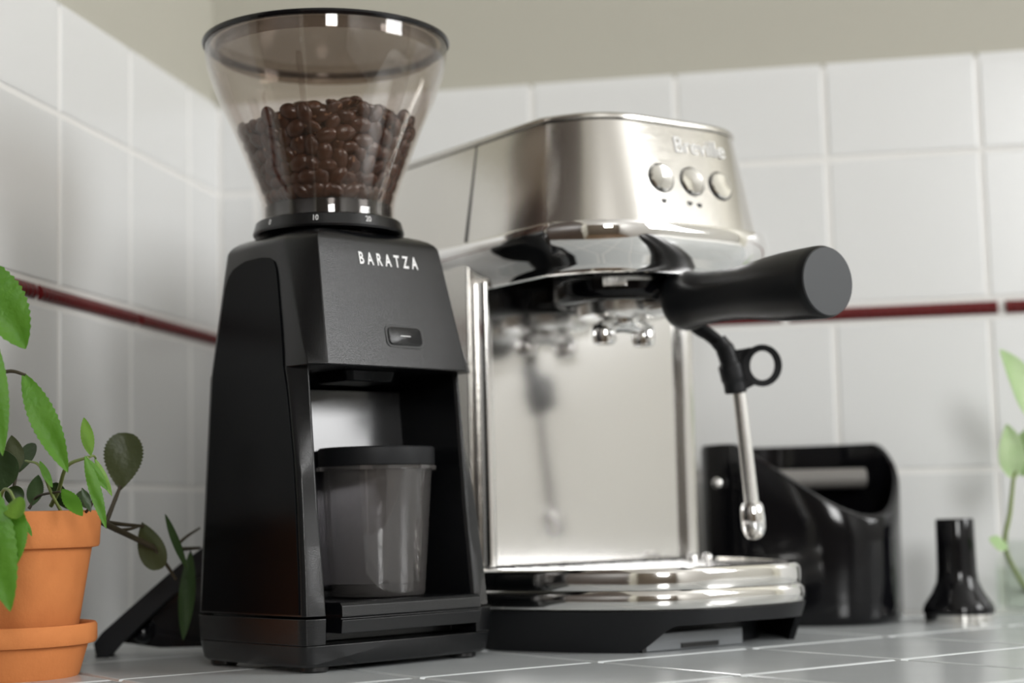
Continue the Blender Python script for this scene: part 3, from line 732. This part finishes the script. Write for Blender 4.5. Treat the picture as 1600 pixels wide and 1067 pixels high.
stem('stem', [at(1584, 742, dj), at(1605, 700, dj), at(1612, 640, dj)], .0015, m_stemg, cut, co)
leaf('leaf', at(1584, 748, dj), at(1573, 662, dj-.005), .0190, (.3, -1, .1), m_lf5, cut, co, cup=.25, shape=.9)
leaf('leaf', at(1600, 745, dj), at(1606, 668, dj+.01), .020, (-.6, -1, .2), m_lf5, cut, co, cup=.2)
leaf('leaf', at(1625, 660, dj), at(1562, 546, dj-.012), .028, (.5, -.9, .5), m_lf5, cut, co, cup=.3, shape=.8)
leaf('leaf', at(1575, 855, dj), at(1545, 842, dj-.01), .010, (0, -1, .4), m_lf5, cut, co)
for k in range(5):
    a = k*1.3; stem('root', [(jc.x, jc.y, .030), (jc.x+.008*math.cos(a), jc.y+.008*math.sin(a), .020), (jc.x+.013*math.cos(a+.5), jc.y+.013*math.sin(a+.5), .011)], .0007, m_stemg, cut, co)

# ------------------------------------------------------------------ terracotta pot, saucer, plant
pcn = at(15, 1000, .892); pc = (pcn.x, pcn.y)
sau = bmesh.new()
lathe(sau, [(.0001, 0), (.0385, 0), (.0395, .0012), (.0440, .0155), (.0442, .0165), (.0485, .0172), (.0495, .0190), (.0495, .0262), (.0485, .0275), (.0455, .0275), (.0440, .0262), (.0400, .0062), (.0380, .0050), (.0001, .0050)], (0, 0), 96)
so = obj('saucer', sau, m_terra, None, 45); so.location = (pc[0], pc[1], 0); so.scale = (.905, .905, 1)
tag(so, 'orange terracotta saucer on the counter under the plant pot', 'saucer')
pp_ = empty('potted_plant', (pc[0], pc[1], .0052), 0, 'leafy green plant in an orange terracotta pot, on a saucer at the left', 'potted plant')
bm = bmesh.new()
lathe(bm, [(.0001, 0), (.0340, 0), (.0355, .0015), (.0460, .0595), (.0463, .0612), (.0500, .0618), (.0508, .0630), (.0518, .0790), (.0512, .0805), (.0485, .0808), (.0470, .0795), (.0462, .0620), (.0330, .006), (.0001, .005)], (0, 0), 96)
pot = obj('pot', bm, m_terra, pp_, 45); pot.scale = (.905, .905, 1)
bm = bmesh.new(); lathe(bm, [(.0001, .0745), (.025, .0750), (.0465, .0725), (.0445, .066), (.0001, .066)], (0, 0), 48); sl_ = obj('soil', bm, m_soil, pp_, 45); sl_.scale = (.905, .905, 1)
po = (pc[0], pc[1], .0052)
def lf(b, t, w, d0, d1, n, m, **kw): return leaf('leaf', at(*b, d0), at(*t, d1), w/3050*d0/.87, n, m, pp_, po, **kw)
def st(pts, r=.0011, m=m_stem): return stem('stem', [at(u, v, d) for u, v, d in pts], r, m, pp_, po)
c0 = (-.1, -1, .15)
lf((-38, 392), (40, 545), 74, .83, .825, (.35, -1, .1), m_lf1, serr=12, sa=.05, shape=1.15, cup=.12)
lf((36, 583), (106, 738), 42, .84, .83, (.3, -1, .25), m_lf1, serr=12, sa=.05, shape=.95, cup=.15)
lf((-12, 520), (4, 712), 34, .82, .815, (.4, -1, .1), m_lf1, serr=10, sa=.03)
lf((-30, 730), (16, 955), 60, .80, .795, (.3, -1, .1), m_lf1, serr=12, sa=.04)
lf((24, 782), (24, 884), 38, .81, .80, (.2, -1, .1), m_lf1, serr=10, sa=.04)
lf((3, 800), (40, 790), 42, .80, .80, (0, -.8, .6), m_lf2, fan=True)
lf((142, 712), (131, 652), 20, .85, .85, (.5, -1, .2), m_lf2, serr=8, sa=.04)
lf((133, 712), (166, 826), 19, .845, .84, (.3, -1, .2), m_lf1, serr=10, sa=.05, shape=.9)
lf((136, 716), (168, 766), 15, .85, .848, (.1, -1, .5), m_lf1, serr=6, sa=.04)
lf((148, 716), (175, 775), 13, .86, .86, (.8, -1, .4), m_lf2)
lf((62, 720), (82, 762), 12, .86, .86, (.5, -1, .2), m_lf1)
lf((97, 764), (129, 806), 24, .85, .84, (.2, -1, .5), m_lf1, serr=8, sa=.05)
lf((36, 808), (50, 838), 8, .84, .84, (.5, -1, .2), m_lf1)
lf((26, 738), (18, 680), 30, .89, .89, (.5, -1, -.1), m_lf4, serr=12, sa=.03)
lf((30, 738), (50, 692), 34, .89, .90, (-.3, -1, .1), m_lf3, fan=True)
lf((-20, 775), (14, 706), 60, .86, .86, (.1, -1, .1), m_lf3, fan=True)
lf((50, 790), (60, 742), 26, .89, .9, (.2, -1, .3), m_lf3, serr=12, sa=.05)
lf((105, 795), (82, 755), 26, .90, .9, (-.2, -1, .3), m_lf3, fan=True)
lf((140, 795), (124, 768), 22, .89, .9, (.2, -1, .3), m_lf3, fan=True)
lf((30, 795), (18, 760), 30, .88, .88, (.2, -1, .3), m_lf3, fan=True)
lf((142, 800), (128, 762), 12, .86, .86, (.9, -1, .3), m_lf3)
lf((188, 766), (197, 676), 62, .93, .935, (.15, -1, .05), m_lf4, fan=True, serr=20, sa=.04, cup=.10)
lf((222, 816), (248, 890), 44, .95, .955, (.1, -1, .0), m_lf4, fan=True, serr=20, sa=.03)
lf((258, 803), (292, 890), 15, .955, .955, (1, -.6, .1), m_lf3)
lf((298, 860), (286, 1000), 26, .985, .985, (.7, -1, .1), m_lf3)
st([(120, 806, .89), (142, 806, .90), (168, 820, .92), (205, 838, .94), (240, 855, .95)], .0022)
st([(165, 818, .92), (180, 780, .925), (188, 760, .93)], .0014)
st([(160, 815, .92), (190, 819, .935), (224, 822, .95)], .0013)
st([(180, 829, .93), (205, 826, .94), (222, 820, .95)], .0010)
st([(238, 852, .95), (262, 885, .96), (275, 905, .965)], .0012)
st([(0, 582, .84), (20, 580, .84), (40, 586, .84)], .0011)
st([(20, 795, .88), (22, 760, .885), (28, 730, .89)])
st([(-4, 800, .885), (-22, 700, .860), (-38, 560, .845), (-46, 450, .835), (-38, 390, .83)], .0016, m_stemg)
st([(-36, 570, .846), (-16, 576, .842), (2, 582, .84)], .0011)
st([(-38, 560, .845), (-26, 528, .83), (-12, 516, .82)], .0009, m_stemg)
st([(-22, 705, .86), (-34, 708, .83), (-30, 732, .80)], .0010, m_stemg)
st([(-4, 798, .885), (4, 768, .85), (14, 766, .82), (24, 784, .81)], .0010, m_stemg)
st([(0, 790, .87), (-6, 775, .83), (3, 800, .80)], .0009, m_stemg)
st([(20, 795, .88), (30, 790, .86), (37, 808, .84)], .0007, m_stemg)
st([(-14, 800, .89), (-20, 790, .87), (-20, 774, .86)], .0010)
st([(140, 714, .85), (146, 712, .856), (150, 716, .86)], .0007, m_stemg)
st([(80, 790, .89), (92, 765, .88), (105, 728, .86), (138, 714, .85)], .0012, m_stemg)
st([(96, 800, .88), (80, 770, .87), (62, 728, .86), (40, 720, .87)], .0009, m_stemg)
st([(45, 795, .89), (60, 775, .89), (95, 768, .86)], .0009)
st([(150, 770, .88), (142, 790, .88), (130, 805, .885)], .0010)
st([(276, 852, .97), (292, 838, .98), (312, 825, .99)], .0010)
st([(282, 858, .97), (312, 856, .99)], .0012)
bm = bmesh.new(); bmesh.ops.create_uvsphere(bm, u_segments=10, v_segments=8, radius=.0012)

# ------------------------------------------------------------------ dark leaning stand by the left wall
ks = onplane(158, 1030, (0, 0, 1), (0, 0, 0)); dk = (ks-CAM).dot(Fv)+.02
kst = empty('black_stand', (ks.x, ks.y, 0), 0, 'low black stand with a sloping arm and round knob, between plant pot and grinder', 'stand')
sl = lambda u, v, d: at(u, v, d)-Vector((ks.x, ks.y, 0))
def sslab(outl, d0, d1):
    bm = bmesh.new(); loft(bm, [[sl(u, v, d0) for u, v in outl], [sl(u, v, d1) for u, v in outl]]); return bm
arm = [(146, 1005), (160, 988), (205, 948), (250, 908), (285, 878), (330, 846), (372, 822), (372, 866), (335, 884), (300, 908), (262, 938), (226, 972), (192, 1005), (176, 1024), (150, 1024)]
obj('arm', sslab(arm, dk-.006, dk+.022), m_blkm, kst, 40, .001)
obj('foot', sslab([(152, 1020), (172, 1020), (169, 1031), (148, 1031)], dk-.007, dk+.020), m_blkm, kst, 40, .0008)
obj('panel', sslab([(192, 1004), (226, 970), (262, 936), (300, 906), (335, 886), (335, 1010), (250, 1012)], dk+.016, dk+.022), m_blkg, kst, 40)
kp = sl(224, 988, dk+.012)
bm = bmesh.new(); bmesh.ops.create_uvsphere(bm, u_segments=24, v_segments=12, radius=.0065, matrix=Matrix.Translation(kp)); obj('knob', bm, m_blkg, kst, 80)

# ------------------------------------------------------------------ coffee beans
def bean_mesh(seed):
    rb = random.Random(seed); bm = bmesh.new(); nu, nv = 18, 11; A, B, D = .0060, .0046, .0034
    A *= rb.uniform(.95, 1.05); vs = []
    for j in range(nv+1):
        th_ = PI*j/nv; ring = []
        for i in range(nu):
            ph = 2*PI*i/nu; x = A*math.cos(th_); y = B*math.sin(th_)*math.cos(ph); z = D*math.sin(th_)*math.sin(ph)
            if z < 0: z *= .62
            if z < 0:
                gr_ = math.exp(-((y-.00035*math.sin(x*900))/.00055)**2)*(1-(x/A)**2)
                z += .0011*gr_
            ring.append((x, y, z))
        vs.append(ring)
    V = [[bm.verts.new(p) for p in r] for r in vs[1:-1]]; p0 = bm.verts.new((A, 0, 0)); p1 = bm.verts.new((-A, 0, 0))
    for a, b in zip(V, V[1:]):
        for i in range(nu): bm.faces.new((a[i], a[(i+1) % nu], b[(i+1) % nu], b[i]))
    for i in range(nu): bm.faces.new((p0, V[0][(i+1) % nu], V[0][i])); bm.faces.new((p1, V[-1][i], V[-1][(i+1) % nu]))
    bmesh.ops.recalc_face_normals(bm, faces=bm.faces)
    me = bpy.data.meshes.new('coffee_bean'); bm.to_mesh(me); bm.free(); me.materials.append(m_bean); me.materials.append(m_crease)
    for f in me.polygons:
        c = f.center
        if c.z > -.0016 and c.z < -.0001 and abs(c.y) < .0006 and f.normal.z < -.2 and abs(c.x) < A*.8: f.material_index = 1
    me.shade_smooth(); return me
bmeshes = [bean_mesh(k) for k in range(4)]
hw = ga+ge*HC[0]+gs*HC[1]           # hopper axis in the world
rs_ = np.random.RandomState(11); NB = 800; rb_ = .0043
def rin(z): return np.interp(z, [.2548, .2580, .3153, .335], [.0362, .0370, .0586, .066])-.0004
Pn = np.zeros((NB, 3)); Pn[:, 2] = .262+rs_.rand(NB)*.066
aa = rs_.rand(NB)*2*PI; rr = np.sqrt(rs_.rand(NB))*(rin(Pn[:, 2])-.005); Pn[:, 0] = rr*np.cos(aa); Pn[:, 1] = rr*np.sin(aa)
ri = rb_*(.84+.32*rs_.rand(NB)); RR = ri[:, None]+ri[None, :]
for it in range(260):
    if it < 200: Pn[:, 2] -= .00035*(1-it/260)
    for sub in range(2):
        d = Pn[:, None, :]-Pn[None, :, :]; L = np.sqrt((d**2).sum(2))+np.eye(NB)+1e-9
        ov = np.maximum(0, RR-L); np.fill_diagonal(ov, 0)
        Pn += (d/L[:, :, None]*(ov*.42)[:, :, None]).sum(1)*.55
        rad = np.hypot(Pn[:, 0], Pn[:, 1])+1e-9; lim = rin(Pn[:, 2])-rb_*1.12; k = np.where(rad > lim, lim/rad, 1); Pn[:, 0] *= k; Pn[:, 1] *= k
        Pn[:, 2] = np.maximum(Pn[:, 2], .2550+rb_)
# keep the heap a little higher in the middle, as in the photo
front = np.array([CAM.x-hw.x, CAM.y-hw.y]); front /= np.linalg.norm(front)
rt = np.array([-front[1], front[0]])
rad = np.hypot(Pn[:, 0], Pn[:, 1]); side_ = Pn[:, :2] @ rt
keep = Pn[:, 2] < .3145-.0150*(rad/.055)**2-np.maximum(0, -side_)*.05
Pn = Pn[keep]; ri = ri[keep]
rad = np.hypot(Pn[:, 0], Pn[:, 1]); toward = Pn[:, :2] @ front
score = np.minimum((rin(Pn[:, 2])-rad)+np.where(toward > -.01, 0, .02), np.maximum(0, Pn[:, 2].max()-.006-Pn[:, 2])*1.0)
order = np.argsort(score); vis = order[:300]; rest = order[300:]
lab_b = 'dark brown roasted coffee bean heaped in the clear hopper of the grinder'
def bean_rot(i):
    p = Pn[i]; rr_ = random.Random(int(i)+77)
    if rin(p[2])-math.hypot(p[0], p[1]) < .008:   # beans against the wall lie flat to it
        out_ = Vector((p[0], p[1], -.02)).normalized(); q = out_.to_track_quat('Z' if rr_.random() < .78 else '-Z', 'Y')
        return (q.to_matrix() @ Matrix.Rotation(rr_.uniform(0, PI), 3, 'Z') @ Matrix.Rotation(rr_.uniform(-.5, .5), 3, 'X'))
    return Matrix.Rotation(rr_.uniform(0, 2*PI), 3, 'Z') @ Matrix.Rotation(rr_.uniform(-.9, .9)+(PI if rr_.random() < .4 else 0), 3, 'X') @ Matrix.Rotation(rr_.uniform(0, PI), 3, 'Z')
for i in vis:
    o = bpy.data.objects.new('coffee_bean', bmeshes[int(i) % 4]); C.objects.link(o)
    p = Pn[i]; o.matrix_world = Matrix.Translation((hw.x+p[0], hw.y+p[1], p[2])) @ bean_rot(i).to_4x4() @ Matrix.Scale(ri[i]/rb_, 4)
    tag(o, lab_b, 'coffee bean', 'coffee beans in the hopper')
bm = bmesh.new()
for i in rest:
    p = Pn[i]; tmp = bmesh.new(); bmesh.ops.create_uvsphere(tmp, u_segments=10, v_segments=7, radius=1)
    mtx = Matrix.Translation((p[0], p[1], p[2])) @ bean_rot(i).to_4x4() @ Matrix.Diagonal((.0052, .0040, .0027, 1))
    vm = [bm.verts.new(mtx @ v.co) for v in tmp.verts]
    for f in tmp.faces: bm.faces.new([vm[v.index] for v in f.verts])
    tmp.free()
core = obj('coffee_bean_heap', bm, m_bean, None, 60); core.location = (hw.x, hw.y, 0)
tag(core, 'inner mass of dark roasted coffee beans behind the outer ones in the hopper', 'coffee beans', None, 'stuff')
